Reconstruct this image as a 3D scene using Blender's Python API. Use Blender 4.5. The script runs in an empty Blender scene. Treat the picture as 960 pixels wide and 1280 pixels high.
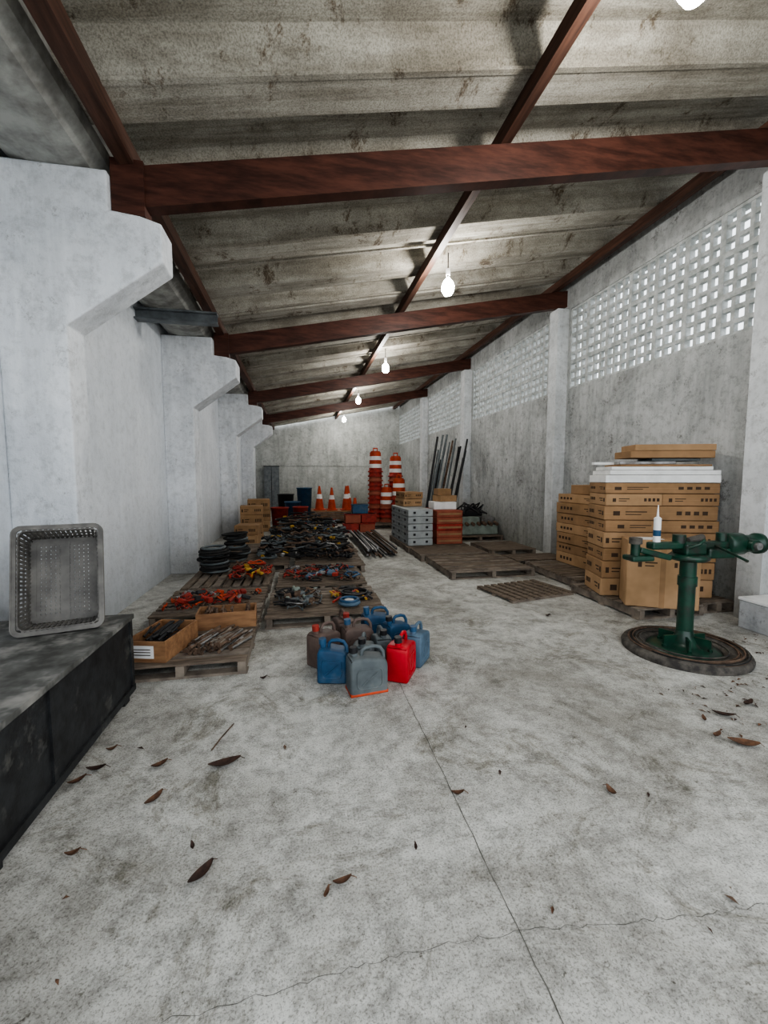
import bpy, bmesh, math, random
from mathutils import Vector, Matrix, Euler
R=random.Random(7)
S=bpy.context.scene
COL=S.collection
# ------------------------------------------------------------ materials
MATS={}
def mat(name,c1,c2=None,scale=6,rough=.8,metal=0,bump=0,detail=3,contrast=(.35,.65),emis=0,c3=None,scale3=1.2,c3r=(.5,.7),stretch=(1,1,1),spec=.3):
    if name in MATS: return MATS[name]
    m=bpy.data.materials.new(name); m.use_nodes=True; nt=m.node_tree; N=nt.nodes; L=nt.links
    b=N['Principled BSDF']; b.inputs['Roughness'].default_value=rough; b.inputs['Metallic'].default_value=metal
    b.inputs['Specular IOR Level'].default_value=spec
    c2=c2 or tuple(x*.75 for x in c1)
    tc=N.new('ShaderNodeTexCoord'); mp=N.new('ShaderNodeMapping'); mp.inputs['Scale'].default_value=stretch
    L.new(tc.outputs['Object'],mp.inputs['Vector'])
    n=N.new('ShaderNodeTexNoise'); n.inputs['Scale'].default_value=scale; n.inputs['Detail'].default_value=detail; n.inputs['Roughness'].default_value=.65
    L.new(mp.outputs['Vector'],n.inputs['Vector'])
    r=N.new('ShaderNodeValToRGB'); r.color_ramp.elements[0].position=contrast[0]; r.color_ramp.elements[1].position=contrast[1]
    r.color_ramp.elements[0].color=(*c2,1); r.color_ramp.elements[1].color=(*c1,1)
    L.new(n.outputs['Fac'],r.inputs['Fac']); out=r.outputs['Color']
    if c3:
        n3=N.new('ShaderNodeTexNoise'); n3.inputs['Scale'].default_value=scale3; n3.inputs['Detail'].default_value=4; n3.inputs['Roughness'].default_value=.7
        L.new(mp.outputs['Vector'],n3.inputs['Vector'])
        r3=N.new('ShaderNodeValToRGB'); r3.color_ramp.elements[0].position=c3r[0]; r3.color_ramp.elements[1].position=c3r[1]
        r3.color_ramp.elements[0].color=(0,0,0,1); r3.color_ramp.elements[1].color=(1,1,1,1)
        L.new(n3.outputs['Fac'],r3.inputs['Fac'])
        mx=N.new('ShaderNodeMixRGB'); L.new(r3.outputs['Color'],mx.inputs['Fac']); L.new(out,mx.inputs['Color1']); mx.inputs['Color2'].default_value=(*c3,1)
        out=mx.outputs['Color']
    L.new(out,b.inputs['Base Color'])
    if bump:
        bp=N.new('ShaderNodeBump'); bp.inputs['Strength'].default_value=bump; bp.inputs['Distance'].default_value=.01
        L.new(n.outputs['Fac'],bp.inputs['Height']); L.new(bp.outputs['Normal'],b.inputs['Normal'])
    if emis:
        b.inputs['Emission Color'].default_value=(*c1,1); b.inputs['Emission Strength'].default_value=emis
    MATS[name]=m; return m

def ramp(N,p0,p1,c0,c1):
    r=N.new('ShaderNodeValToRGB'); e=r.color_ramp.elements
    e[0].position=p0; e[1].position=p1; e[0].color=(*c0,1); e[1].color=(*c1,1); return r
def noise(N,L,vec,scale,detail=5,rough=.65,dist=0):
    n=N.new('ShaderNodeTexNoise'); n.inputs['Scale'].default_value=scale; n.inputs['Detail'].default_value=detail
    n.inputs['Roughness'].default_value=rough; n.inputs['Distortion'].default_value=dist; L.new(vec,n.inputs['Vector']); return n
def mul(N,L,a,b,f=1.0,mode='MULTIPLY'):
    m=N.new('ShaderNodeMixRGB'); m.blend_type=mode; m.inputs['Fac'].default_value=f
    L.new(a,m.inputs['Color1']); L.new(b,m.inputs['Color2']); return m.outputs['Color']
def newmat(name,rough=.85):
    m=bpy.data.materials.new(name); m.use_nodes=True; nt=m.node_tree
    nt.nodes['Principled BSDF'].inputs['Roughness'].default_value=rough
    nt.nodes['Principled BSDF'].inputs['Specular IOR Level'].default_value=.25
    tc=nt.nodes.new('ShaderNodeTexCoord'); return m,nt.nodes,nt.links,tc.outputs['Object']
def scaled(N,L,vec,s):
    mp=N.new('ShaderNodeMapping'); mp.inputs['Scale'].default_value=s; L.new(vec,mp.inputs['Vector']); return mp.outputs['Vector']
def bump(N,L,h,strength,dist=.01):
    b=N.new('ShaderNodeBump'); b.inputs['Strength'].default_value=strength; b.inputs['Distance'].default_value=dist
    L.new(h,b.inputs['Height']); L.new(b.outputs['Normal'],N['Principled BSDF'].inputs['Normal'])

def floor_material():
    m,N,L,v=newmat('concrete_floor',.68)
    big=noise(N,L,v,.6,6,.75,.5); r1=ramp(N,.37,.63,(.29,.28,.255),(.60,.60,.575)); L.new(big.outputs['Fac'],r1.inputs['Fac'])
    mid=noise(N,L,v,6,7,.88); r2=ramp(N,.38,.56,(.58,.575,.56),(1.08,1.08,1.07)); L.new(mid.outputs['Fac'],r2.inputs['Fac'])
    c=mul(N,L,r1.outputs['Color'],r2.outputs['Color'])
    fine=noise(N,L,v,110,2,.8); r3=ramp(N,.36,.50,(.56,.555,.54),(1.05,1.05,1.05)); L.new(fine.outputs['Fac'],r3.inputs['Fac'])
    c=mul(N,L,c,r3.outputs['Color'])
    st=noise(N,L,v,1.5,7,.88,1.2); r4=ramp(N,.52,.64,(1,1,1),(.52,.50,.455)); L.new(st.outputs['Fac'],r4.inputs['Fac'])
    c=mul(N,L,c,r4.outputs['Color'])
    dk=noise(N,L,v,16,4,.8); r5=ramp(N,.63,.70,(1,1,1),(.40,.38,.35)); L.new(dk.outputs['Fac'],r5.inputs['Fac'])
    c=mul(N,L,c,r5.outputs['Color'])
    L.new(c,N['Principled BSDF'].inputs['Base Color']); bump(N,L,fine.outputs['Fac'],.15,.003); return m
def wall_material(name,base,dirt,amount=.5,grime=(.58,.56,.52)):
    m,N,L,v=newmat(name,.9)
    a=noise(N,L,v,.9,6,.75,.5); r1=ramp(N,.36,.36+.36*(1-amount*.4),dirt,base); L.new(a.outputs['Fac'],r1.inputs['Fac'])
    c=r1.outputs['Color']
    vs=scaled(N,L,v,(3.5,3.5,.35)); s=noise(N,L,vs,1.4,5,.7); r2=ramp(N,.36,.54,(.60,.61,.61),(1,1,1)); L.new(s.outputs['Fac'],r2.inputs['Fac'])
    c=mul(N,L,c,r2.outputs['Color'],amount*.7)
    f=noise(N,L,v,11,4,.8); r3=ramp(N,.34,.52,(.72,.72,.71),(1.03,1.03,1.03)); L.new(f.outputs['Fac'],r3.inputs['Fac'])
    c=mul(N,L,c,r3.outputs['Color'],min(1,amount+.2))
    sp=noise(N,L,v,3.0,7,.9); r4=ramp(N,.575,.635,(1,1,1),(.36,.35,.33)); L.new(sp.outputs['Fac'],r4.inputs['Fac'])
    c=mul(N,L,c,r4.outputs['Color'],amount)
    sx=N.new('ShaderNodeSeparateXYZ'); L.new(v,sx.inputs[0])
    ad=N.new('ShaderNodeMath'); ad.operation='MULTIPLY_ADD'; L.new(a.outputs['Fac'],ad.inputs[0]); ad.inputs[1].default_value=-1.8; L.new(sx.outputs['Z'],ad.inputs[2])
    mr=N.new('ShaderNodeMapRange'); mr.inputs['From Min'].default_value=-.8; mr.inputs['From Max'].default_value=.25; L.new(ad.outputs[0],mr.inputs['Value'])
    r5=ramp(N,0,1,grime,(1,1,1)); L.new(mr.outputs['Result'],r5.inputs['Fac']); c=mul(N,L,c,r5.outputs['Color'])
    L.new(c,N['Principled BSDF'].inputs['Base Color']); bump(N,L,f.outputs['Fac'],.6,.014); return m
def roof_material():
    m,N,L,v=newmat('fibre_cement_roof',.95)
    a=noise(N,L,v,1.3,6,.75,.4); r1=ramp(N,.34,.64,(.28,.26,.23),(.48,.46,.42)); L.new(a.outputs['Fac'],r1.inputs['Fac'])
    g=noise(N,L,v,85,2,.8); r2=ramp(N,.36,.58,(.66,.66,.64),(1.12,1.12,1.10)); L.new(g.outputs['Fac'],r2.inputs['Fac'])
    c=mul(N,L,r1.outputs['Color'],r2.outputs['Color'])
    vs=scaled(N,L,v,(1.6,1.1,1)); b=noise(N,L,vs,1.5,7,.85,.3); r3=ramp(N,.55,.63,(1,1,1),(.38,.32,.27)); L.new(b.outputs['Fac'],r3.inputs['Fac'])
    c=mul(N,L,c,r3.outputs['Color'])
    vs2=scaled(N,L,v,(.4,6,1)); b2=noise(N,L,vs2,1.2,4,.7); r4=ramp(N,.38,.6,(.64,.62,.58),(1.08,1.08,1.06)); L.new(b2.outputs['Fac'],r4.inputs['Fac'])
    c=mul(N,L,c,r4.outputs['Color'])
    L.new(c,N['Principled BSDF'].inputs['Base Color']); bump(N,L,g.outputs['Fac'],.3,.004); return m
M_floor=floor_material()
M_wl=wall_material('painted_wall_left',(.86,.89,.93),(.72,.755,.80),.26,(.56,.56,.55))
M_pil=wall_material('painted_pillar',(.88,.90,.93),(.64,.665,.70),.5,(.52,.51,.49))
M_wr=wall_material('weathered_wall_right',(.53,.545,.545),(.34,.35,.345),.8)
M_wb=wall_material('weathered_wall_back',(.62,.63,.61),(.42,.43,.41),.75)
M_pr=wall_material('painted_pillar_right',(.76,.78,.80),(.56,.58,.59),.5)
M_grid=mat('whitewashed_blocks',(.60,.62,.62),(.36,.38,.37),9,.9)
M_roof=roof_material()
M_gut=mat('concrete_gutter',(.44,.44,.41),(.22,.215,.20),5,.95,bump=.3,c3=(.13,.12,.11),scale3=1.6,c3r=(.55,.68),detail=5)
M_beam=mat('red_brown_timber',(.10,.038,.026),(.036,.014,.010),3,.5,stretch=(1,1,6),bump=.15,detail=5)
M_beam2=mat('brown_purlin_timber',(.11,.053,.036),(.042,.021,.015),4,.6,stretch=(6,.5,6),bump=.15,detail=5)
M_pal=mat('pallet_wood',(.21,.165,.125),(.09,.07,.054),5,.85,stretch=(1,6,6),bump=.2)
M_pal2=mat('pallet_wood_grey',(.25,.21,.17),(.11,.09,.075),6,.85,bump=.2)
M_card=mat('cardboard',(.35,.21,.11),(.24,.145,.075),3,.85)
M_card2=mat('cardboard_light',(.43,.27,.15),(.32,.20,.105),3,.85)
M_ink=mat('printed_ink',(.07,.045,.03),None,9,.9)
M_blk=mat('black_painted_steel',(.028,.030,.032),(.012,.012,.013),12,.5,bump=.2,c3=(.11,.11,.10),scale3=5,c3r=(.58,.74))
M_benchtop=mat('dusty_bench_top',(.16,.16,.152),(.06,.06,.055),6,.75,c3=(.28,.27,.25),scale3=3,c3r=(.5,.66))
M_crate=mat('grey_plastic_crate',(.19,.18,.165),(.10,.095,.088),8,.6)
M_white=mat('white_panel',(.86,.86,.85),(.72,.72,.71),6,.6)
M_green=mat('green_enamel',(.008,.055,.032),(.004,.026,.016),8,.35,c3=(.025,.025,.02),scale3=6,c3r=(.52,.66),spec=.5)
M_rub=mat('black_rubber',(.025,.024,.023),(.012,.012,.012),12,.75,bump=.2)
M_dust=mat('dusty_rubber',(.12,.108,.093),(.035,.032,.03),11,.85,bump=.4,detail=5)
M_steel=mat('steel_bare',(.33,.33,.33),(.16,.15,.14),10,.45,metal=.7)
M_rust=mat('rusty_steel',(.18,.12,.085),(.075,.05,.036),14,.8,metal=.2)
M_plw=mat('crate_wood',(.33,.18,.09),(.19,.095,.048),4,.7,stretch=(1,5,5))
M_or=mat('orange_plastic',(.55,.075,.025),(.34,.045,.016),6,.55)
M_rd=mat('red_plastic',(.52,.010,.024),(.36,.007,.015),6,.45)
M_rd2=mat('dull_red_plastic',(.38,.042,.028),(.19,.02,.015),9,.6)
M_bl=mat('blue_plastic',(.026,.09,.18),(.014,.052,.11),6,.5,c3=(.09,.12,.15),scale3=5,c3r=(.5,.8))
M_bl2=mat('dusty_blue_plastic',(.11,.175,.24),(.065,.105,.15),6,.6)
M_gy=mat('grey_plastic',(.13,.15,.155),(.08,.094,.10),6,.55,c3=(.2,.2,.19),scale3=5,c3r=(.55,.8))
M_br=mat('brown_plastic',(.15,.105,.088),(.09,.064,.055),6,.6)
M_ye=mat('yellow_plastic',(.48,.29,.04),(.3,.17,.03),6,.6)
M_bk=mat('black_plastic',(.02,.02,.022),None,9,.5)
M_case=mat('grey_case_plastic',(.38,.40,.40),(.28,.295,.295),5,.6)
M_dk=mat('dark_recess',(.02,.02,.02),None,5,.9)
M_brick=mat('terracotta_box',(.34,.10,.06),(.24,.065,.04),5,.8)
M_grn2=mat('pale_green_metal',(.28,.33,.29),(.17,.20,.175),6,.5)
M_leaf=mat('dry_leaf_brown',(.17,.088,.05),(.075,.04,.026),25,.8)
M_leaf2=mat('dry_leaf_dark',(.07,.038,.028),(.03,.018,.014),25,.8)
M_ist=mat('painted_steel_beam',(.20,.22,.23),(.11,.12,.13),6,.5)
M_bulb=mat('bulb_glass',(1,.98,.93),(1,.98,.93),2,.3,emis=330)
M_crk=mat('crack_dark_line',(.15,.14,.125),(.06,.058,.05),9,.95)  # dark colour of the floor crack and joint lines
M_tube=mat('sealant_white',(.85,.85,.83),(.8,.8,.8),3,.4)
M_pf=mat('grey_door_paint',(.50,.52,.54),(.40,.42,.43),4,.6)
# ------------------------------------------------------------ mesh builder
class MB:
    def __init__(s,name): s.name=name; s.v=[]; s.f=[]; s.fm=[]; s.fs=[]; s.mats=[]; s.T=Matrix.Identity(4)
    def mi(s,m):
        if m not in s.mats: s.mats.append(m)
        return s.mats.index(m)
    def add(s,vs,fs,m,smooth=False):
        o=len(s.v); s.v+= [s.T@Vector(p) for p in vs]; k=s.mi(m)
        for f in fs: s.f.append([o+i for i in f]); s.fm.append(k); s.fs.append(smooth)
    def box(s,c,d,m,rot=(0,0,0),taper=1.0):
        E=Euler(rot).to_matrix(); hx,hy,hz=d[0]/2,d[1]/2,d[2]/2; vs=[]
        for z,t in ((-hz,1),(hz,taper)):
            for x,y in ((-hx,-hy),(hx,-hy),(hx,hy),(-hx,hy)): vs.append(E@Vector((x*t,y*t,z))+Vector(c))
        s.add(vs,[(3,2,1,0),(4,5,6,7),(0,1,5,4),(1,2,6,5),(2,3,7,6),(3,0,4,7)],m)
    def bb(s,x0,x1,y0,y1,z0,z1,m): s.box(((x0+x1)/2,(y0+y1)/2,(z0+z1)/2),(x1-x0,y1-y0,z1-z0),m)
    def rbox(s,c,d,m,bev=.01,rot=(0,0,0),seg=2):
        bm=bmesh.new(); bmesh.ops.create_cube(bm,size=1)
        for v in bm.verts: v.co=Vector((v.co.x*d[0],v.co.y*d[1],v.co.z*d[2]))
        bmesh.ops.bevel(bm,geom=bm.edges[:],offset=bev,segments=seg,affect='EDGES',profile=.5)
        s._bm(bm,m,Matrix.Translation(Vector(c))@Euler(rot).to_matrix().to_4x4(),False)
    def _bm(s,bm,m,X,smooth):
        bm.verts.ensure_lookup_table(); bm.verts.index_update()
        s.add([X@v.co for v in bm.verts],[[v.index for v in f.verts] for f in bm.faces],m,smooth); bm.free()
    def prism(s,poly,a,b,m,axis='Y',bev=0,seg=2,smooth=False):
        def P(u,v,w): return (u,w,v) if axis=='Y' else ((w,u,v) if axis=='X' else (u,v,w))
        bm=bmesh.new(); A=[bm.verts.new(P(u,v,a)) for u,v in poly]; B=[bm.verts.new(P(u,v,b)) for u,v in poly]; n=len(poly)
        bm.faces.new(A); bm.faces.new(B[::-1])
        for i in range(n): bm.faces.new((A[i],B[i],B[(i+1)%n],A[(i+1)%n]))
        bmesh.ops.recalc_face_normals(bm,faces=bm.faces[:])
        if bev: bmesh.ops.bevel(bm,geom=bm.edges[:],offset=bev,segments=seg,affect='EDGES',profile=.5)
        s._bm(bm,m,Matrix.Identity(4),smooth)
    def tube(s,pts,r,m,n=8,closed=False,smooth=True):
        pts=[Vector(p) for p in pts]; k=len(pts); rr=r if isinstance(r,(list,tuple)) else [r]*k
        vs=[]; up=None
        for i in range(k):
            if closed: t=pts[(i+1)%k]-pts[i-1]
            else: t=pts[min(i+1,k-1)]-pts[max(i-1,0)]
            if t.length<1e-9: t=Vector((0,0,1))
            t.normalize()
            if up is None: up=t.orthogonal().normalized()
            else:
                up=up-t*up.dot(t)
                up= up.normalized() if up.length>1e-6 else t.orthogonal().normalized()
            bn=t.cross(up)
            for j in range(n):
                a=2*math.pi*j/n; vs.append(pts[i]+(up*math.cos(a)+bn*math.sin(a))*rr[i])
        fs=[]
        for i in range(k if closed else k-1):
            i2=(i+1)%k
            for j in range(n): fs.append((i*n+j,i*n+(j+1)%n,i2*n+(j+1)%n,i2*n+j))
        s.add(vs,fs,m,smooth)
        if not closed: s.add(vs[:n],[list(range(n))[::-1]],m); s.add(vs[-n:],[list(range(n))],m)
    def cyl(s,p0,p1,r0,m,r1=None,n=20): s.tube([p0,p1],[r0,r1 if r1 is not None else r0],m,n)
    def lathe(s,prof,m,c=(0,0,0),n=24,axis='Z',smooth=True):
        vs=[];c=Vector(c)
        for r,z in prof:
            for j in range(n):
                a=2*math.pi*j/n; x,y=r*math.cos(a),r*math.sin(a)
                vs.append(c+Vector((x,y,z) if axis=='Z' else ((z,x,y) if axis=='X' else (x,z,y))))
        fs=[(i*n+j,i*n+(j+1)%n,(i+1)*n+(j+1)%n,(i+1)*n+j) for i in range(len(prof)-1) for j in range(n)]
        s.add(vs,fs,m,smooth)
    def torus(s,c,Rr,r,m,n=28,k=8,rot=(0,0,0),squash=1):
        E=Euler(rot).to_matrix(); s.tube([E@Vector((Rr*math.cos(2*math.pi*i/n),Rr*math.sin(2*math.pi*i/n)*squash,0))+Vector(c) for i in range(n)],r,m,k,True)
    def done(s,loc=(0,0,0),rz=0,parent=None):
        me=bpy.data.meshes.new(s.name); me.from_pydata([tuple(v) for v in s.v],[],s.f); me.update()
        for m in s.mats: me.materials.append(m)
        for i,p in enumerate(me.polygons): p.material_index=s.fm[i]; p.use_smooth=s.fs[i]
        bm=bmesh.new(); bm.from_mesh(me); bmesh.ops.recalc_face_normals(bm,faces=bm.faces[:]); bm.to_mesh(me); bm.free()
        o=bpy.data.objects.new(s.name,me); COL.objects.link(o); o.location=loc; o.rotation_euler=(0,0,rz)
        if parent: o.parent=parent
        return o
D=math.radians
# ------------------------------------------------------------ camera
cd=bpy.data.cameras.new('camera'); cam=bpy.data.objects.new('camera',cd); COL.objects.link(cam); S.camera=cam
cd.sensor_fit='VERTICAL'; cd.sensor_height=36; cd.lens=36*530/1280; cd.clip_start=.02
cam.location=(0,0,1.5)
cam.rotation_euler=(math.radians(90-4.64),0,-math.radians(11.17))
S.view_settings.look='AgX - Medium High Contrast'
# ------------------------------------------------------------ room
YF,YB=-.6,20.5
XL,XR=-2.0,4.8
SL=.195
def zr(x): return 3.84+SL*(x+1.155)     # underside of the sheets
b=MB('floor'); b.bb(-2.2,5.0,-.6,20.7,-.12,0,M_floor); b.done()
b=MB('ground_outside'); b.bb(-25,25,-25,45,-.3,-.13,mat('yard_gravel',(.32,.32,.29),(.22,.22,.2),4,.9)); b.bb(-8,12,-14,-.6,-.13,-.005,M_floor); b.done()
b=MB('wall_left'); b.bb(-2.2,XL,YF,YB,0,3.72,M_wl); b.bb(-2.2,-2.11,YF,YB,3.72,4.5,M_wl); b.done()  # thin upper strip is added behind the gutter to keep sky light out
b=MB('wall_back'); b.prism([(-2.2,0),(5.0,0),(5.0,zr(5)+.2),(-2.2,zr(-2.2)+.5)],YB,YB+.2,M_wb)
b.bb(-2.0,4.8,YB-.03,YB,2.05,2.2,M_wb); b.done()
GZ0,GZ1=3.1,4.5
b=MB('wall_right'); b.bb(XR,5.0,YF,YB,0,GZ0,M_wr); b.bb(XR,5.0,YF,YB,GZ1,zr(4.9)-.01,M_wr)
PR=[(3.42,3.67),(7.1,7.35),(11.5,11.78),(15.7,16.0)]
bays=[(YF,3.42),(3.67,7.1),(7.35,11.5),(11.78,15.7),(16.0,YB)]
b2=MB('window_lattice')
for (y0,y1) in bays:
    ya,yb=y0+.12,y1-.05
    n=max(1,round((yb-ya)/.4667)); w=(yb-ya)/n
    b.bb(XR,5.0,y0-.0,ya,GZ0,GZ1,M_wr); b.bb(XR,5.0,yb,y1,GZ0,GZ1,M_wr)
    X0,X1=4.825,4.885
    hb=(GZ1-GZ0)/3
    for i in range(n+1): b2.bb(X0-.012,X1+.01,ya+i*w-.034,ya+i*w+.034,GZ0,GZ1,M_grid)
    for k in range(4): b2.bb(X0-.010,X1+.008,ya,yb,GZ0+k*hb-.034,GZ0+k*hb+.034,M_grid)
    for i in range(n):
        for k in (1,2): yy=ya+i*w+w*k/3; b2.bb(X0,X1,yy-.024,yy+.024,GZ0,GZ1,M_grid)
    for j in range(3):
        for k in (1,2): zz=GZ0+j*hb+hb*k/3; b2.bb(X0+.001,X1-.001,ya,yb,zz-.024,zz+.024,M_grid)
for (y0,y1) in PR: b.bb(XR,5.0,y0,y1,GZ0,GZ1,M_wr)
wr=b.done(); b2.done(parent=wr)
for i,(y0,y1) in enumerate(PR):
    b=MB('pillar_right'); b.bb(4.58,XR,y0,y1,0,4.52,M_pr); b.done()
b=MB('concrete_curb_block'); b.rbox((4.555,3.2,.14),(.48,.42,.28),M_pil,.012); b.rbox((4.555,3.2,.295),(.5,.43,.03),M_white,.006); b.done()
PLf=[(3.42,3.68),(7.0,7.42),(11.48,11.88),(15.6,16.0)]
for (y0,y1) in PLf:
    b=MB('pillar_left')
    b.prism([(-2,0),(-1.58,0),(-1.58,2.56),(-.94,3.04),(-.94,3.30),(-1.08,3.34),(-1.28,3.36),(-1.28,3.62),(-2,3.62)],y0,y1,M_pil,bev=.012)
    b.done()
b=MB('door_1'); b.bb(XL+.001,XL+.04,13.0,14.1,0.002,2.5,M_pf)
for y in (12.93,14.1): b.bb(XL+.001,XL+.08,y,y+.09,0.002,2.58,M_dk)
b.bb(XL+.001,XL+.08,12.93,14.19,2.5,2.59,M_dk); b.done()
b=MB('metal_cabinet'); b.bb(-1.6,-.95,YB-.5,YB-.05,0.05,2.0,M_ist); b.bb(-1.285,-1.265,YB-.505,YB-.5,.06,1.98,M_dk)
b.bb(-1.62,-.93,YB-.52,YB-.04,2.0,2.03,M_dk); b.bb(-1.62,-.93,YB-.5,YB-.05,0,.05,M_dk)
for x in (-1.32,-1.23): b.bb(x-.01,x+.01,YB-.53,YB-.5,.95,1.15,M_steel)
b.done()
# roof sheets
b=MB('ceiling'); P=.95; y=YF-.2; vs=[];fs=[]
prof=[]
while y<YB-.01:
    for dy,dz in ((0,0),(.30,0),(.42,.21),(.83,.21),(.95,0)):
        yy=y+dy
        if yy<=YB: prof.append((yy,dz))
    y+=P
prof=[p for i,p in enumerate(prof) if i==0 or abs(p[0]-prof[i-1][0])>1e-4]
xs=[-1.36+i*(5.35+1.36)/12 for i in range(13)]
for (yy,dz) in prof:
    for x in xs: vs.append((x,yy,zr(x)+dz))
nx=len(xs)
for i in range(len(prof)-1):
    for j in range(nx-1): fs.append((i*nx+j,i*nx+j+1,(i+1)*nx+j+1,(i+1)*nx+j))
b.add(vs,fs,M_roof)
for i,(yy,dz) in enumerate(prof):
    if i%5==1 and i<len(prof)-3:
        b.add([(x,yy+d,zr(x)-h) for x in (xs[0],xs[-1]) for d,h in ((-.03,.012),(.012,.012),(.012,-.01),(-.03,-.01))],[(0,1,2,3),(4,5,6,7),(0,1,5,4),(1,2,6,5),(2,3,7,6),(3,0,4,7)],M_roof)
b.done()
b=MB('trim_eave_light_stop'); b.bb(-1.385,-1.355,YF,YB,3.79,4.06,M_gut); b.done()  # added strip, blocks sky light leaking in under the raised corrugations
b=MB('trim_gutter')
out=[(-1.30,3.80),(-1.32,3.73),(-1.40,3.65),(-1.52,3.62),(-1.76,3.62),(-1.90,3.66),(-1.98,3.75),(-2.03,4.05)]
b.prism(out+[(-2.1,4.05),(-2.02,3.80),(-1.93,3.72),(-1.76,3.68),(-1.52,3.68),(-1.43,3.72),(-1.37,3.80)],YF,YB,M_gut); b.done()
RY=[(3.545),(7.22),(11.66),(15.82)]
def slab(b,x0,x1,y0,y1,zo0,zo1,m):
    b.prism([(x0,zr(x0)+zo0),(x1,zr(x1)+zo0),(x1,zr(x1)+zo1),(x0,zr(x0)+zo1)],y0,y1,m)
for y in RY:
    b=MB('roof_rafter'); slab(b,-1.28,4.8,y-.055,y+.055,-.42,-.135,M_beam)
    b.bb(-1.275,-1.06,y-.075,y+.075,3.365,3.74,M_beam)
    b.done()
b=MB('roof_rafter'); slab(b,-1.28,4.8,-.45,-.34,-.42,-.135,M_beam); b.done()
def purlin(x,w,h,m=M_beam2):
    b=MB('roof_purlin')
    b.prism([(x-w/2,zr(x-w/2)-.004),(x+w/2,zr(x+w/2)-.004),(x+w/2,zr(x+w/2)-h),(x-w/2,zr(x-w/2)-h)],YF,YB,m); b.done()
purlin(-1.17,.10,.135); purlin(1.72,.09,.135); purlin(4.55,.12,.135)
b=MB('steel_beam_stub'); b.bb(-2.0,-1.02,5.95,6.09,3.48,3.50,M_ist); b.bb(-2.0,-1.02,5.95,6.09,3.60,3.62,M_ist); b.bb(-2.0,-1.02,6.01,6.03,3.50,3.60,M_ist); b.done()
for (x,y) in ((2.0,2.0),(1.96,5.56),(1.97,9.8),(1.91,14.0),(1.92,18.7)):
    b=MB('light_bulb'); z0=zr(x)+.0
    b.cyl((0,0,z0-.0),(0,0,4.24),.008,M_bk,n=6)
    b.cyl((0,0,4.24),(0,0,4.16),.03,M_white,n=14); b.cyl((0,0,4.16),(0,0,4.13),.022,M_steel,n=12)
    b.lathe([(.018,4.135),(.030,4.11),(.065,4.07),(.082,4.02),(.079,3.965),(.05,3.915),(.001,3.90)],M_bulb,n=18)
    b.done((x,y,0))
def strip(b,pts,w,m,z=.0015):
    for i in range(len(pts)-1):
        p,q=Vector((*pts[i],0)),Vector((*pts[i+1],0)); d=(q-p).normalized(); nn=Vector((-d.y,d.x,0))*w/2*R.uniform(.6,1.3)
        b.add([(p-nn)+Vector((0,0,z)),(q-nn)+Vector((0,0,z)),(q+nn)+Vector((0,0,z)),(p+nn)+Vector((0,0,z))],[(0,1,2,3)],m)
b=MB('floor_crack')
pts=[];y=-.6
while y<20: pts.append((.69+R.uniform(-.004,.004),y)); y+=.06
strip(b,pts,.0036,M_crk)
pts=[];x=-.4
while x<2.0: pts.append((x,1.17+.03*math.sin(x*3.1)+R.uniform(-.008,.008)-.03*x)); x+=.025
strip(b,pts,.0016,M_crk); b.done()
# ------------------------------------------------------------ left bench
b=MB('black_steel_platform')
b.bb(-1.98,-1.135,.2,3.07,.05,.55,M_blk); b.bb(-1.99,-1.12,.18,3.085,.55,.58,M_benchtop)
for y in (.4,1.7,2.95): b.bb(-1.22,-1.15,y,y+.08,0,.05,M_blk); b.bb(-1.9,-1.83,y,y+.08,0,.05,M_blk)
for y in (.2,1.13,2.1,3.03): b.bb(-1.14,-1.125,y,y+.035,.06,.55,M_blk)
b.bb(-1.14,-1.122,.2,3.07,.06,.10,M_blk)
b.done()
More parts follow.
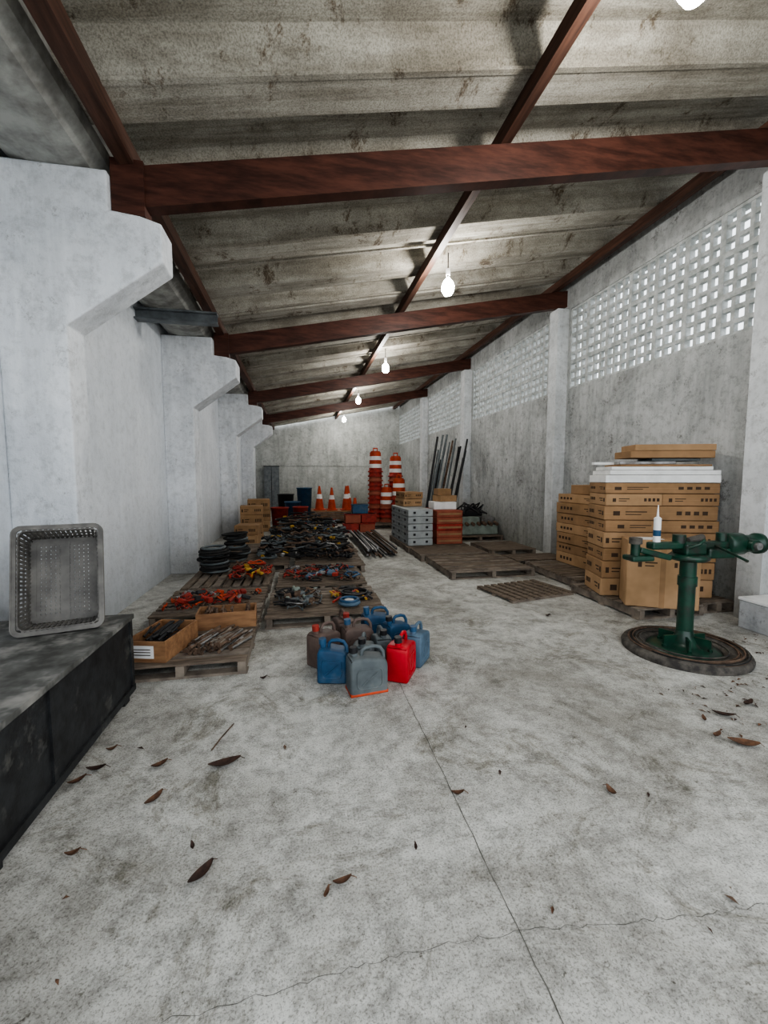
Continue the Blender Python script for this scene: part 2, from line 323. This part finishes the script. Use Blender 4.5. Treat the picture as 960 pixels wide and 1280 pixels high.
# ------------------------------------------------------------ plastic crate
def rrect(w,h,r,n=5):
    pts=[]
    for cx,cz,a0 in ((w/2-r,h/2-r,0),(-w/2+r,h/2-r,90),(-w/2+r,-h/2+r,180),(w/2-r,-h/2+r,270)):
        for i in range(n+1):
            a=math.radians(a0+90*i/n); pts.append((cx+r*math.cos(a),cz+r*math.sin(a)))
    return pts
def ring(b,w,h,r,t,y0,y1,m):
    A=rrect(w,h,r); B=rrect(w-2*t,h-2*t,max(r-t,.01)); n=len(A); vs=[]
    for pl,y in ((A,y0),(B,y0),(B,y1),(A,y1)): vs+=[(x,y,z) for x,z in pl]
    fs=[]
    for q in range(4):
        for i in range(n): fs.append((q*n+i,q*n+(i+1)%n,((q+1)%4)*n+(i+1)%n,((q+1)%4)*n+i))
    b.add(vs,fs,m)
def basket():
    b=MB('plastic_harvest_crate'); W,H,Dp=.45,.64,.2
    b.T=Matrix.Rotation(math.radians(-14),4,'X')@Matrix.Translation((0,0,H/2))
    ring(b,W,H,.05,.024,0,.012,M_crate); ring(b,W+.004,H+.004,.05,.008,-.004,.035,M_crate)
    for f,y,hh in ((.1,.035,.022),(.5,.105,.012),(.8,.165,.025)):
        k=1-.1*f; ring(b,(W-.046)*k,(H-.046)*k,.045,.006,y-hh,y+hh,M_crate)
    ring(b,(W-.05)*.9,(H-.05)*.9,.04,.035,Dp-.01,Dp,M_crate)
    P0=rrect(W-.052,H-.052,.045,5); P1=rrect((W-.052)*.9,(H-.052)*.9,.04,5)
    def along(P,n):
        L=[0]
        for i in range(len(P)): L.append(L[-1]+math.dist(P[i],P[(i+1)%len(P)]))
        res=[]
        for k in range(n):
            s=L[-1]*k/n; i=max(j for j in range(len(P)) if L[j]<=s+1e-9); f=(s-L[i])/max(L[i+1]-L[i],1e-9)
            p,q=P[i],P[(i+1)%len(P)]; res.append((p[0]+(q[0]-p[0])*f,p[1]+(q[1]-p[1])*f))
        return res
    for p,q in zip(along(P0,72),along(P1,72)): b.tube([(p[0],.01,p[1]),(q[0],Dp,q[1])],.0095,M_crate,4,smooth=False)
    w2,h2=(W-.05)*.9-.04,(H-.05)*.9-.04
    nx,nz=13,20
    for i in range(nx+1): x=-w2/2+w2*i/nx; b.box((x,Dp-.005,0),(.018,.008,h2),M_crate)
    for i in range(nz+1): z=-h2/2+h2*i/nz; b.box((0,Dp-.005,z),(w2,.007,.018),M_crate)
    b.box((0,Dp-.006,0),(.05,.012,h2),M_crate)
    return b
o=basket().done((-1.41,2.76,.592),D(16))
# ------------------------------------------------------------ pallets
def pallet(x0,x1,y0,y1,h=.12,n=9,along='X',m=M_pal,rz=0,under=True):
    b=MB('wooden_pallet'); cx,cy=(x0+x1)/2,(y0+y1)/2; w,d=x1-x0,y1-y0
    if along=='Y': w,d=d,w
    t=.02
    for i in range(n):
        bw=d/n*.72; yy=-d/2+d*(i+.5)/n+R.uniform(-.006,.006)
        b.box((R.uniform(-.01,.01),yy,h-t/2),(w,bw,t),m if R.random()<.7 else M_pal2,(0,0,R.uniform(-.01,.01)))
    for fx in (-.5+.04/w,0,.5-.04/w):
        b.box((fx*w,0,(h-t+ (t if under else 0))/2),(.06,d,h-t-(t if under else 0)),M_pal2)
    if under:
        for fy in (-.45,0,.45): b.box((0,fy*d,t/2),(w,.09,t),M_pal2)
    b.done((cx,cy,0),rz+(math.pi/2 if along=='Y' else 0))
pallet(-1.38,-.42,3.28,4.35,n=9)
pallet(-.36,.86,4.22,5.30,n=9)
pallet(-1.5,-.42,4.46,5.5,n=9)
pallet(-1.5,-.4,5.6,6.7,n=9,along='Y')
pallet(-.32,.85,5.42,6.5,n=9)
pallet(-1.35,-.2,6.85,7.95,n=9)
pallet(-.1,1.0,6.6,7.7,n=9)
pallet(-1.3,-.15,8.1,9.2,n=9); pallet(-.05,1.05,7.85,8.95,n=9)
pallet(3.47,4.3,3.75,4.9,n=9,rz=0); pallet(4.32,4.78,3.80,4.9,n=9)
pallet(3.62,4.76,5.02,6.35,n=11); pallet(3.55,4.5,6.45,7.0,n=5)
pallet(2.15,3.5,5.8,7.12,n=12); pallet(3.56,4.5,7.45,8.5,n=9)
pallet(2.1,3.4,7.22,8.02,n=7); pallet(2.08,3.4,8.1,9.9,n=14); pallet(3.6,4.75,9.3,10.6,n=9)
b=MB('wooden_slat_frame')
for i in range(9): b.box((-.45+.9*i/8,0,.035),(.07,.72,.018),M_pal)
for y in (-.33,0,.33): b.box((0,y,.013),(.98,.06,.026),M_pal2)
b.done((2.87,5.02,0),math.radians(12))
# ------------------------------------------------------------ wooden boxes on pallet
def open_box(name,w,d,h,m,loc,rz,fill=None,label=False):
    b=MB(name); t=.014
    b.bb(-w/2,w/2,-d/2,d/2,0,t,m)
    b.bb(-w/2,w/2,-d/2,-d/2+t,t,h,m); b.bb(-w/2,w/2,d/2-t,d/2,t,h,m)
    b.bb(-w/2,-w/2+t,-d/2+t,d/2-t,t,h,m); b.bb(w/2-t,w/2,-d/2+t,d/2-t,t,h,m)
    if label:
        b.box((-w*.05,-d/2-.001,h*.5),(w*.55,.003,h*.6),M_white)
        for k in range(3): b.box((-w*.05,-d/2-.0035,h*(.36+.13*k)),(w*.4,.002,.006),M_ink)
    if fill:
        for i in range(34):
            a=R.uniform(-.3,.3); l=R.uniform(.1,d*.8)/2; x=R.uniform(-w/2+.06,w/2-.06); z=R.uniform(.04,h*1.1); y=R.uniform(-d*.1,d*.1)
            l=min(l,d/2-.04-abs(y))
            b.cyl((x-l*math.sin(a)*.3,y-l*math.cos(a),z),(x+l*math.sin(a)*.3,y+l*math.cos(a),z+R.uniform(-.03,.05)),R.uniform(.007,.013),fill,n=6)
    b.done(loc,rz)
open_box('wooden_tool_box',.32,.5,.16,M_plw,(-1.10,3.60,.121),D(-14),M_bk,True)
open_box('wooden_tool_box',.52,.26,.15,M_plw,(-.69,4.12,.121),D(4),M_rust)
b=MB('steel_pin_pile')
for i in range(95):
    x=R.uniform(-.2,.2); y=R.uniform(-.12,.12); lay=R.choice([0,0,0,1,1,2]); z=.016+lay*.024; a=.45+R.uniform(-.18,.18); l=.13
    x*= (1-.2*lay)
    b.cyl((x-l*math.sin(a),y-l*math.cos(a),z),(x+l*math.sin(a),y+l*math.cos(a),z),.011,R.choice([M_rust,M_rust,M_steel,M_pal2]),n=6)
    b.cyl((x-l*math.sin(a),y-l*math.cos(a),z),(x-(l+.012)*math.sin(a),y-(l+.012)*math.cos(a),z),.016,M_rust,n=6)
b.done((-.67,3.66,.121))
# ------------------------------------------------------------ tangles
def curl(b,x,y,z,m,r,size,k,bd,n=22):
    a=R.uniform(0,6.28); pts=[]; st=size/n
    for i in range(n):
        pts.append((x,y,z+.01*math.sin(i*.9+a)+abs(math.sin(i*.33+a))*.03)); a+=k*.35+R.uniform(-.15,.15)
        nx_,ny_=x+math.cos(a)*st,y+math.sin(a)*st
        if not(bd[0]<nx_<bd[1] and bd[2]<ny_<bd[3]): a=math.atan2((bd[2]+bd[3])/2-y,(bd[0]+bd[1])/2-x); nx_,ny_=x+math.cos(a)*st,y+math.sin(a)*st
        x,y=nx_,ny_
    b.tube(pts,r,m,5)
def tangle(name,x0,x1,y0,y1,z,h,n,mats,r=(.008,.018),size=(.5,1.3),extras=None):
    b=MB(name)
    for i in range(n):
        x=R.uniform(x0,x1); y=R.uniform(y0,y1); u=1-max(abs((x-(x0+x1)/2)/((x1-x0)/2)),abs((y-(y0+y1)/2)/((y1-y0)/2)))
        rr=R.uniform(*r); curl(b,x,y,z+rr+.012+R.random()*h*(.25+u*.9),R.choice(mats),rr,R.uniform(*size),R.choice([-1,1])*R.uniform(.3,1.2),(x0,x1,y0,y1))
    if extras:
        for i in range(extras[0]):
            x=R.uniform(x0+.12,x1-.12); y=R.uniform(y0+.12,y1-.12); m=R.choice(extras[1]); zz=z+.02+R.uniform(.0,h*.6)
            if R.random()<.4: b.rbox((x,y,zz+.04),(R.uniform(.04,.10),R.uniform(.04,.10),R.uniform(.03,.06)),m,.008,(R.uniform(-.4,.4),R.uniform(-.4,.4),R.uniform(0,3)),1)
            else:
                a=R.uniform(0,3.1); l=R.uniform(.06,.18); b.cyl((x-l*math.cos(a)*.6,y-l*math.sin(a)*.6,zz+.02),(x+l*math.cos(a)*.6,y+l*math.sin(a)*.6,zz+.04),R.uniform(.008,.018),m,n=8)
    return b.done()
tangle('red_tool_pile',-1.42,-.48,4.6,5.2,.12,.04,40,[M_rd2,M_rd2,M_or,M_bk,M_rust],(.005,.010),(.15,.4),(44,[M_rd2,M_or,M_rust,M_bk,M_rd2,M_steel]))
tangle('hose_pile',-.3,.22,4.35,5.15,.12,.04,22,[M_bk,M_rust,M_steel,M_gy,M_bk],(.005,.011),(.3,.8),(34,[M_rust,M_rust,M_bk,M_steel,M_grn2,M_bk,M_gy]))
tangle('cable_pile',-.25,.78,5.5,6.4,.12,.08,36,[M_bk,M_bk,M_rd2,M_bl,M_rust,M_grn2],(.006,.013),(.3,1.0),(36,[M_rust,M_rd2,M_bk,M_bk,M_bl2,M_steel,M_bk]))
tangle('red_hose_pile',-.95,-.42,5.7,6.6,.12,.16,30,[M_rd2,M_or,M_bk,M_rust,M_rd2],(.008,.014),(.3,.8),(24,[M_rust,M_rd2,M_bk,M_rust,M_ye]))
tangle('black_hose_pile',-.75,.9,6.9,8.75,.12,.36,100,[M_bk,M_bk,M_rub,M_rust,M_gy],(.010,.022),(.4,1.3),(100,[M_bk,M_rust,M_bk,M_ye,M_bk,M_rust,M_gy,M_steel]))
tangle('black_cable_heap',-.75,1.05,9.35,12.2,.0,.6,140,[M_bk,M_bk,M_rub,M_rust,M_gy],(.012,.026),(.5,1.5),(120,[M_bk,M_rust,M_rd2,M_bl,M_gy,M_bk,M_ye,M_plw]))
def coil(n,loc,c=M_rub):
    b=MB('hose_coil')
    for i in range(n): b.torus((R.uniform(-.03,.03),R.uniform(-.03,.03),.035+i*.028),R.uniform(.15,.21),.017,c if i%4 else M_gy,n=26,rot=(R.uniform(-.08,.08),R.uniform(-.08,.08),0))
    b.done(loc)
coil(13,(-1.24,6.42,.13)); coil(16,(-1.05,7.25,.13))
b=MB('blue_hose_reel'); b.torus((0,0,.04),.10,.022,M_bl2,n=28); b.torus((0,0,.07),.095,.016,M_bl,n=28); b.torus((.12,.35,.03),.16,.014,M_bk); b.torus((.1,.36,.055),.15,.012,M_bk); b.torus((-.02,.3,.03),.13,.012,M_bk)
b.cyl((0,0,0),(0,0,.07),.05,M_steel)
for i in range(26):
    a=R.uniform(0,3); x,y=R.uniform(-.15,.25),R.uniform(.12,.65); b.cyl((x-.08*math.cos(a),y-.08*math.sin(a),.03),(x+.08*math.cos(a),y+.08*math.sin(a),.04),.014,R.choice([M_rust,M_bk,M_bk,M_ye,M_rd2]),n=7)
b.done((.50,4.46,.123))
# ------------------------------------------------------------ jerry cans
def can(loc,rz,m,cap,w=.24,d=.155,h=.29,stripe=None):
    b=MB('jerry_can'); k=h/.29; q=w/.24
    pol=[(-.12,0),(.12,0),(.12,.19),(.105,.225),(.05,.232),(-.02,.245),(-.10,.245),(-.12,.22)]
    b.prism([(x*q,z*k) for x,z in pol],-d/2,d/2,m,bev=.02,seg=3,smooth=True)
    for sg in (-1,1):
        P=[(x,sg*(d/2+.0),z) for x,z in [(a*q,(c+.11)*k) for a,c in rrect(.16,.13,.03,3)]]
        b.tube(P,.006,m,6,True)
        b.tube([(-.05*q,sg*d/2,.07*k),(.05*q,sg*d/2,.15*k)],.005,m,6)
    b.tube([(-.035*q,0,.235*k),(-.03*q,0,.272*k),(-.01*q,0,.29*k),(.045*q,0,.293*k),(.085*q,0,.282*k),(.108*q,0,.25*k),(.112*q,0,.205*k)],.0135,m,10)
    b.cyl((-.078*q,0,.24*k),(-.082*q,0,.272*k),.024,m,n=16); b.cyl((-.082*q,0,.268*k),(-.086*q,0,.305*k),.029,cap,.027,n=18)
    if stripe: b.rbox((0,0,.011),(w*1.01,d*1.01,.022),stripe,.006)
    b.done(loc,rz)
can((.44,2.86,.002),D(8),M_gy,M_bk,.27,.16,.31,M_or)
can((.22,3.06,.002),D(-12),M_bl,M_bl,.22,.16,.30)
can((.73,3.02,.002),D(60),M_rd,M_bk,.25,.17,.32)
can((.91,3.24,.002),D(55),M_bl2,M_bl,.24,.16,.31)
can((.45,3.10,.002),D(75),M_gy,M_bk,.22,.15,.30)
can((.17,3.36,.002),D(40),M_br,M_rd2,.25,.16,.32)
can((.45,3.42,.002),D(10),M_br,M_bl,.25,.16,.32)
can((.36,3.68,.002),D(100),M_br,M_rd2,.24,.16,.31)
can((.80,3.50,.002),D(20),M_bl,M_bk,.22,.15,.30)
can((.66,3.74,.002),D(5),M_bl,M_bl,.25,.16,.31)
can((.62,3.26,.002),D(95),M_gy,M_bk,.20,.13,.29)
# ------------------------------------------------------------ cardboard
def marks(b,x0,x1,y,z0,z1,face='Y'):
    w=x1-x0;h=z1-z0
    def q(u0,u1,v0,v1):
        if face=='Y': b.bb(x0+u0*w,x0+u1*w,y-.002,y,z0+v0*h,z0+v1*h,M_ink)
        else: b.bb(y-.002,y,x0+u0*w,x0+u1*w,z0+v0*h,z0+v1*h,M_ink)
    s=R.uniform(-.04,.04)
    q(.08+s,.14+s,.3,.65); q(.19+s,.38+s,.56,.64); q(.19+s,.33+s,.36,.43)
    for i in range(4): q(.64+s+i*.075,.64+s+i*.075+.045,.36,.66)
def stack(name,w,d,layers,loc,rz,cols=1,m=M_card,gap=.006,jit=.012):
    b=MB(name); z=0
    for i,h in enumerate(layers):
        ox,oy=R.uniform(-jit,jit),R.uniform(-jit,jit)
        c_=cols[i] if isinstance(cols,list) else cols
        cw=w/c_
        for c in range(c_):
            xa,xb=-w/2+c*cw+.003+ox,-w/2+(c+1)*cw-.003+ox
            oy2=oy+R.uniform(-.008,.008)
            b.rbox(((xa+xb)/2,oy2,z+h/2),(xb-xa,d,h-gap),m if (i+c)%3 else M_card2,.006,seg=1)
            marks(b,xa,xb,-d/2+oy2-.0005,z+.01,z+h-.01)
            if c==0: marks(b,-d/2+oy2,d/2+oy2,xa-.0005,z+.01,z+h-.01,'X')
            b.bb(xa+.001,xb-.001,-d/2+oy2-.0015,-d/2+oy2,z+h*.48,z+h*.50,M_card2)
        z+=h
    return b.done(loc,rz)
RZ=D(-17)
stack('cardboard_box_stack',1.23,.50,[.21,.20,.15,.19,.14,.165,.14,.125],(4.10,4.35,.121),RZ,[1,2,1,2,1,1,2,1],jit=.014)
b=MB('white_panel_stack')
for i,(w,d,h,ox) in enumerate([(1.22,.52,.085,0),(1.19,.5,.05,.02),(1.1,.44,.04,.0)]):
    z=[0,.089,.143][i]; b.rbox((ox,0,z+h/2),(w,d,h),M_white,.004,(0,0,R.uniform(-.02,.02)),1)
b.done((4.10,4.35,1.443),RZ)
b=MB('flat_cardboard_pile')
for i,(w,d,h,ox,a,m) in enumerate([(1.0,.42,.02,.07,.03,M_card),(.6,.36,.035,-.1,-.06,M_steel),(.55,.30,.03,.2,.08,M_gy),(.3,.05,.03,-.52,.3,M_white),(.92,.40,.08,.14,.03,M_card),(.86,.38,.07,.18,-.02,M_card2)]):
    z=[0,.022,.06,.022,.095,.179][i]; b.rbox((ox,0,z+h/2),(w,d,h),m,.004,(0,0,a),1)
b.done((4.08,4.36,1.63),RZ)
stack('cardboard_box_stack',.56,1.1,[.18,.15,.17,.15,.16,.17,.14],(4.44,5.75,.121),0,jit=.02)
b=MB('cardboard_box'); b.rbox((0,0,.07),(.5,.7,.14),M_card,.006,seg=1); b.box((0,0,.141),(.05,.7,.002),M_card2); b.done((4.45,5.65,1.245),.06)
b=MB('cardboard_box'); b.rbox((0,0,.36),(.68,.3,.72),M_card2,.008,seg=1)
b.box((0,-.1505,.36),(.05,.002,.72),M_card); b.box((0,0,.7205),(.66,.05,.002),M_card); marks(b,-.3,.3,-.151,.38,.55); b.box((-.12,0,.722),(.26,.18,.003),M_white,(0,0,.2)); b.done((3.80,3.87,.121),D(-29))
# ------------------------------------------------------------ green tool stand
b=MB('green_machine_stand')
b.lathe([(.47,0),(.475,.03),(.46,.055),(.40,.065),(.30,.05),(.28,.03),(.28,0)],M_dust,n=48)
for k in range(12): b.torus((R.uniform(-.02,.02),R.uniform(-.02,.02),.055+R.uniform(0,.02)),R.uniform(.30,.46),.007,R.choice([M_dust,M_rub,M_rust]),n=48,rot=(R.uniform(-.03,.03),R.uniform(-.03,.03),0),k=5)
b.lathe([(.28,.02),(.27,.04),(.20,.055),(.13,.06),(.10,.09),(.075,.14),(.06,.2)],M_green,n=36)
for i in range(6):
    a=i*math.pi/3; b.cyl((.19*math.cos(a),.19*math.sin(a),.04),(.19*math.cos(a),.19*math.sin(a),.075),.018,M_green,n=6)
    b.box((.125*math.cos(a),.125*math.sin(a),.10),(.14,.015,.10),M_green,(0,0,a))
b.cyl((0,0,.05),(0,0,.84),.062,M_green,n=28); b.cyl((0,0,.58),(0,0,.66),.072,M_green,n=28)
b.lathe([(.001,.80),(.13,.80),(.15,.815),(.15,.84),(.13,.855),(.001,.86)],M_green,n=32)
b.rbox((0,0,.90),(.2,.16,.10),M_green,.02)
b.rbox((.1,0,.93),(.95,.09,.06),M_green,.015)
b.rbox((-.32,0,.86),(.30,.05,.05),M_green,.012,(0,.25,0))
b.rbox((-.47,0,.83),(.20,.14,.045),M_green,.015); b.cyl((-.5,0,.8),(-.5,0,.96),.035,M_green); b.cyl((-.5,0,.95),(-.5,0,1.0),.05,M_dust)
b.cyl((-.1,0,.95),(-.1,0,1.02),.05,M_green); b.cyl((.0,.02,.96),(.14,.02,.99),.03,M_dust)
b.lathe([(.001,-.17),(.085,-.17),(.095,-.15),(.095,-.02),(.075,0),(.075,.12),(.09,.13),(.09,.17),(.001,.17)],M_green,c=(.50,0,.93),axis='X',n=26)
b.cyl((.50,-.03,.93),(.50,-.13,.93),.05,M_green); b.cyl((.50,-.13,.93),(.50,-.16,.93),.03,M_steel)
b.cyl((.3,0,.96),(.3,0,1.03),.04,M_green); b.rbox((.26,0,.86),(.26,.13,.09),M_green,.02)
b.cyl((.2,-.04,.93),(.24,-.3,.84),.011,M_green,n=8)
b.tube([(.05,-.06,.96),(.0,-.14,.99),(-.06,-.16,.96),(-.1,-.1,.92)],.012,M_green,8)
b.done((3.24,3.0,0),D(-4))
b=MB('sealant_tube'); b.cyl((0,0,0),(0,0,.2),.028,M_tube,n=20); b.cyl((0,0,.2),(0,0,.212),.028,M_tube,.012,n=20); b.cyl((0,0,.21),(0,0,.31),.010,M_tube,.003,n=12)
b.cyl((0,0,.05),(0,0,.10),.0285,M_bl,n=20); b.done((2.93,3.02,.962))
# ------------------------------------------------------------ hard cases
b=MB('equipment_case_stack')
for i in range(5):
    for c in range(3):
        z=i*.148; y0=-.8+c*.535
        b.rbox((0,y0+.265,z+.073),(.52,.52,.142),M_case,.015)
        b.bb(-.265,.265,y0+.01,y0+.52,z+.075,z+.083,M_gy)
        b.rbox((-.262,y0+.26,z+.07),(.014,.09,.05),M_bk,.004,seg=1)
    for xx in (-.13,.13): b.rbox((xx,-.803,i*.148+.08),(.05,.014,.045),M_bk,.004,seg=1)
b.done((2.38,9.02,.121))
b=MB('terracotta_carton_stack')
for i in range(5):
    for c in range(2): b.rbox((0,-.25+c*.5,.07+i*.14),(.56,.49,.135),M_brick if (i+c)%2 else M_rd2 if i==2 else M_brick,.006,seg=1)
    b.bb(-.25,.25,-.502,-.499,i*.14+.05,i*.14+.09,M_card)
b.done((3.03,8.8,.121))
stack('cardboard_box_stack',.44,.6,[.17,.15],(2.42,9.35,.862),.1)
b=MB('white_carton_stack'); b.rbox((0,0,.08),(.5,.4,.16),M_white,.008); b.rbox((.05,0,.23),(.4,.35,.13),M_card2,.008,(0,0,.2)); b.rbox((.0,0,.37),(.3,.3,.14),M_card,.008); b.done((3.03,8.8,.823))
b=MB('pump_unit_pile')
b.rbox((0,0,.12),(1.0,.9,.22),M_grn2,.02)
b.rbox((-.2,-.1,.33),(.5,.6,.2),M_grn2,.02); b.rbox((.3,0,.32),(.35,.7,.18),M_steel,.02); b.rbox((-.1,0,.51),(.6,.4,.14),M_bk,.02)
for k in range(7): b.cyl((-.45+k*.15,-.5,.26),(-.45+k*.15,-.3,.30),.04,M_rust,n=10)
for k in range(10): b.tube([(-.5+R.random(),-.3,.5),(-.3+R.random()*.6,0,.66+R.random()*.1),(-.5+R.random(),.3,.5)],.02,M_bk,6)
b.done((4.2,9.95,.121))
b=MB('leaning_pipe_bundle')
for i in range(16):
    x=-.55+i*.06+R.uniform(-.02,.02); h=R.uniform(1.9,2.7); b.cyl((x-.35,-R.uniform(.2,.6),.02),(x+.22,-.02,h),R.uniform(.018,.035),R.choice([M_rust,M_bk,M_bk,M_gy]),n=8)
b.done((4.08,11.42,0))
# ------------------------------------------------------------ cones and drums
def cone(loc,h=.75):
    b=MB('traffic_cone'); k=h/.75
    b.rbox((0,0,.02*k),(.36*k,.36*k,.04*k),M_or,.01)
    segs=[(.14,.04),(.118,.2),(.092,.36),(.068,.5),(.048,.62),(.03,.75)]
    mm=[M_or,M_or,M_white,M_or,M_or]
    for i in range(5): b.lathe([(segs[i][0]*k,segs[i][1]*k),(segs[i+1][0]*k,segs[i+1][1]*k)],mm[i],n=20)
    b.lathe([(.03*k,.75*k),(.001,.752*k)],M_or,n=20); b.done(loc)
def drums(loc,n):
    b=MB('traffic_drum_stack'); z=0
    for i in range(n):
        b.lathe([(.24,z),(.24,z+.045),(.205,z+.05),(.20,z+.14)],M_rd2 if i%3 else M_brick,n=26); z+=.14
    for m,h,r in ((M_white,.12,.20),(M_or,.12,.195),(M_white,.12,.188),(M_or,.12,.18),(M_or,.04,.15)):
        b.lathe([(r,z),(r-.006,z+h)],m,n=26); z+=h
    b.lathe([(.145,z),(.001,z+.005)],M_or,n=26); b.cyl((-.06,0,z),(-.06,0,z+.09),.015,M_or,n=8);b.cyl((.06,0,z),(.06,0,z+.09),.015,M_or,n=8);b.cyl((-.07,0,z+.09),(.07,0,z+.09),.018,M_or,n=8)
    b.done(loc)
pallet(1.95,3.35,12.1,13.8,n=9)
drums((2.33,13.2,.122),12); drums((3.0,13.3,.122),11); drums((2.95,12.6,.122),6); drums((2.65,13.0,.122),4)
pallet(.3,1.85,13.6,15.2,n=9)
b=MB('crate_platform'); b.bb(.35,1.8,13.7,15.1,.122,.42,M_plw)
for k in range(4): b.bb(.33,1.82,13.68,13.7,.14+k*.07,.18+k*.07,M_pal2)
b.done()
for x,y,h in ((.62,14.2,.8),(1.02,14.1,.75),(1.5,14.1,.8),(1.62,14.65,.8)): cone((x,y,.422),h)
for x,y in ((1.6,12.6),): cone((x,y,0),.9)
b=MB('red_crate_pile')
for i,(x,y,z) in enumerate([(-.25,0,0),(.2,.03,0),(-.2,0,.26),(.24,.02,.26),(0,0,.52)]):
    b.rbox((x,y,z+.125),(.42,.36,.25),[M_rd2,M_brick,M_brick,M_rd2,M_bl][i],.015); b.rbox((x,y,z+.235),(.44,.38,.03),M_rd2 if i<4 else M_bl,.008)
b.done((1.60,11.6,0))
def bin_(loc,m,w=.4,h=.5):
    b=MB('plastic_bin'); b.lathe([(.001,0),(w*.42,0),(w*.5,h),(w*.54,h),(w*.54,h+.03),(w*.46,h+.03),(w*.46,h-.02),(w*.4,.03),(.001,.03)],m,n=24); b.done(loc)
bin_((-.25,14.0,0),M_bl,.5,.7); bin_((.0,13.0,0),M_rd2,.45,.6); bin_((-.6,12.8,0),M_rd2,.5,.6); bin_((.15,16,0),M_bl,.55,1.1); bin_((-.5,15.2,0),M_bk,.55,.9)
stack('cardboard_box_stack',.55,.5,[.3,.28,.22],(-1.2,11.1,0),.1); stack('cardboard_box_stack',.5,.5,[.25,.22],(-1.15,9.75,0),-.1); stack('cardboard_box_stack',.6,.6,[.3,.3,.3],(-1.15,12.4,0),.1)
b=MB('steel_pipe_pile')
for i in range(26): x=R.uniform(-.3,.3); b.cyl((x,-1.4+R.uniform(-.2,.2),.03+.04*(i%4)),(x+R.uniform(-.1,.1),1.5,.03+.04*(i%4)),.022,R.choice([M_rust,M_bk,M_steel]),n=8)
b.done((1.5,9.2,0))
# ------------------------------------------------------------ leaves
def leaf(x,y,l,rz,m=M_leaf,w=None,c=.02):
    b=MB('dry_leaf'); l*=.9; w=w or l*R.uniform(.34,.5); n=9; vs=[];fs=[]
    for i in range(n):
        t=i/(n-1); hw=w/2*math.sin(math.pi*min(1,t*.93+.035))**.8; X=(t-.5)*l; cz=c*(2*t-1)**2+.004
        vs+=[(X,-hw,cz+c*.7*(hw/(w/2))),(X,0,cz),(X,hw,cz+c*.5*(hw/(w/2)))]
    for i in range(n-1):
        for j in (0,1): fs.append((i*3+j,i*3+j+1,i*3+j+4,i*3+j+3))
    b.add(vs,fs,m,True); b.add([(v[0],v[1],v[2]+.0015) for v in vs],[f[::-1] for f in fs],m,True)
    b.tube([(l/2-.005,0,c+.005),(l/2+.02,0,.006)],.0015,m,5); b.done((x,y,0),rz)
for a in [(-.41,2.23,.18,.25,M_leaf2),(-.39,1.59,.125,.9,M_leaf2),(-.69,2.03,.11,1.0,M_leaf),(-.74,2.28,.09,.6,M_leaf),(-1.10,2.23,.09,.7,M_leaf),(-1.05,2.31,.1,.1,M_leaf2),
          (-1.04,2.47,.06,.5,M_leaf),(-.91,1.78,.06,.3,M_leaf),(.13,1.455,.08,.2,M_leaf),(.07,1.42,.05,1.1,M_leaf),(.435,1.54,.035,1.5,M_leaf2),(.71,1.79,.07,-.1,M_leaf),
          (1.43,1.66,.07,1.6,M_leaf),(2.43,1.84,.17,-.5,M_leaf),(2.35,1.93,.08,.3,M_leaf),(2.89,2.18,.12,.3,M_leaf2),(2.6,2.1,.14,-.6,M_leaf2),(2.43,2.08,.07,1,M_leaf),(2.61,4.06,.08,.3,M_leaf2),(-.29,3.17,.06,.4,M_leaf2),(-.45,1.72,.04,2,M_leaf2)]:
    leaf(*a)
b=MB('leaf_litter')
for i in range(230):
    x=R.uniform(2.4,4.2); y=R.uniform(1.95,2.51)
    if i%3==0: x=R.uniform(3.78,4.28); y=R.uniform(2.3,3.2)
    if i%9==1: x=R.uniform(-.9,3.5); y=R.uniform(1.0,2.5)
    r=R.uniform(.004,.024); a=R.uniform(0,3)
    b.add([(x-r*math.cos(a),y-r*math.sin(a),.004),(x+.4*r*math.sin(a),y-.4*r*math.cos(a),.01),(x+r*math.cos(a),y+r*math.sin(a),.006),(x-.4*r*math.sin(a),y+.4*r*math.cos(a),.012)],[(0,1,2,3)],R.choice([M_leaf,M_leaf2,M_rust]))
b.done()
b=MB('dry_twig'); b.tube([(-.50,2.36,.006),(-.47,2.46,.008),(-.42,2.6,.006)],.004,M_rust,6); b.done()
# ------------------------------------------------------------ light
w=bpy.data.worlds.new('sky'); S.world=w; w.use_nodes=True; N=w.node_tree.nodes; L=w.node_tree.links
bg=N['Background']; bg.inputs['Color'].default_value=(.90,.95,1,1); bg.inputs['Strength'].default_value=2.9
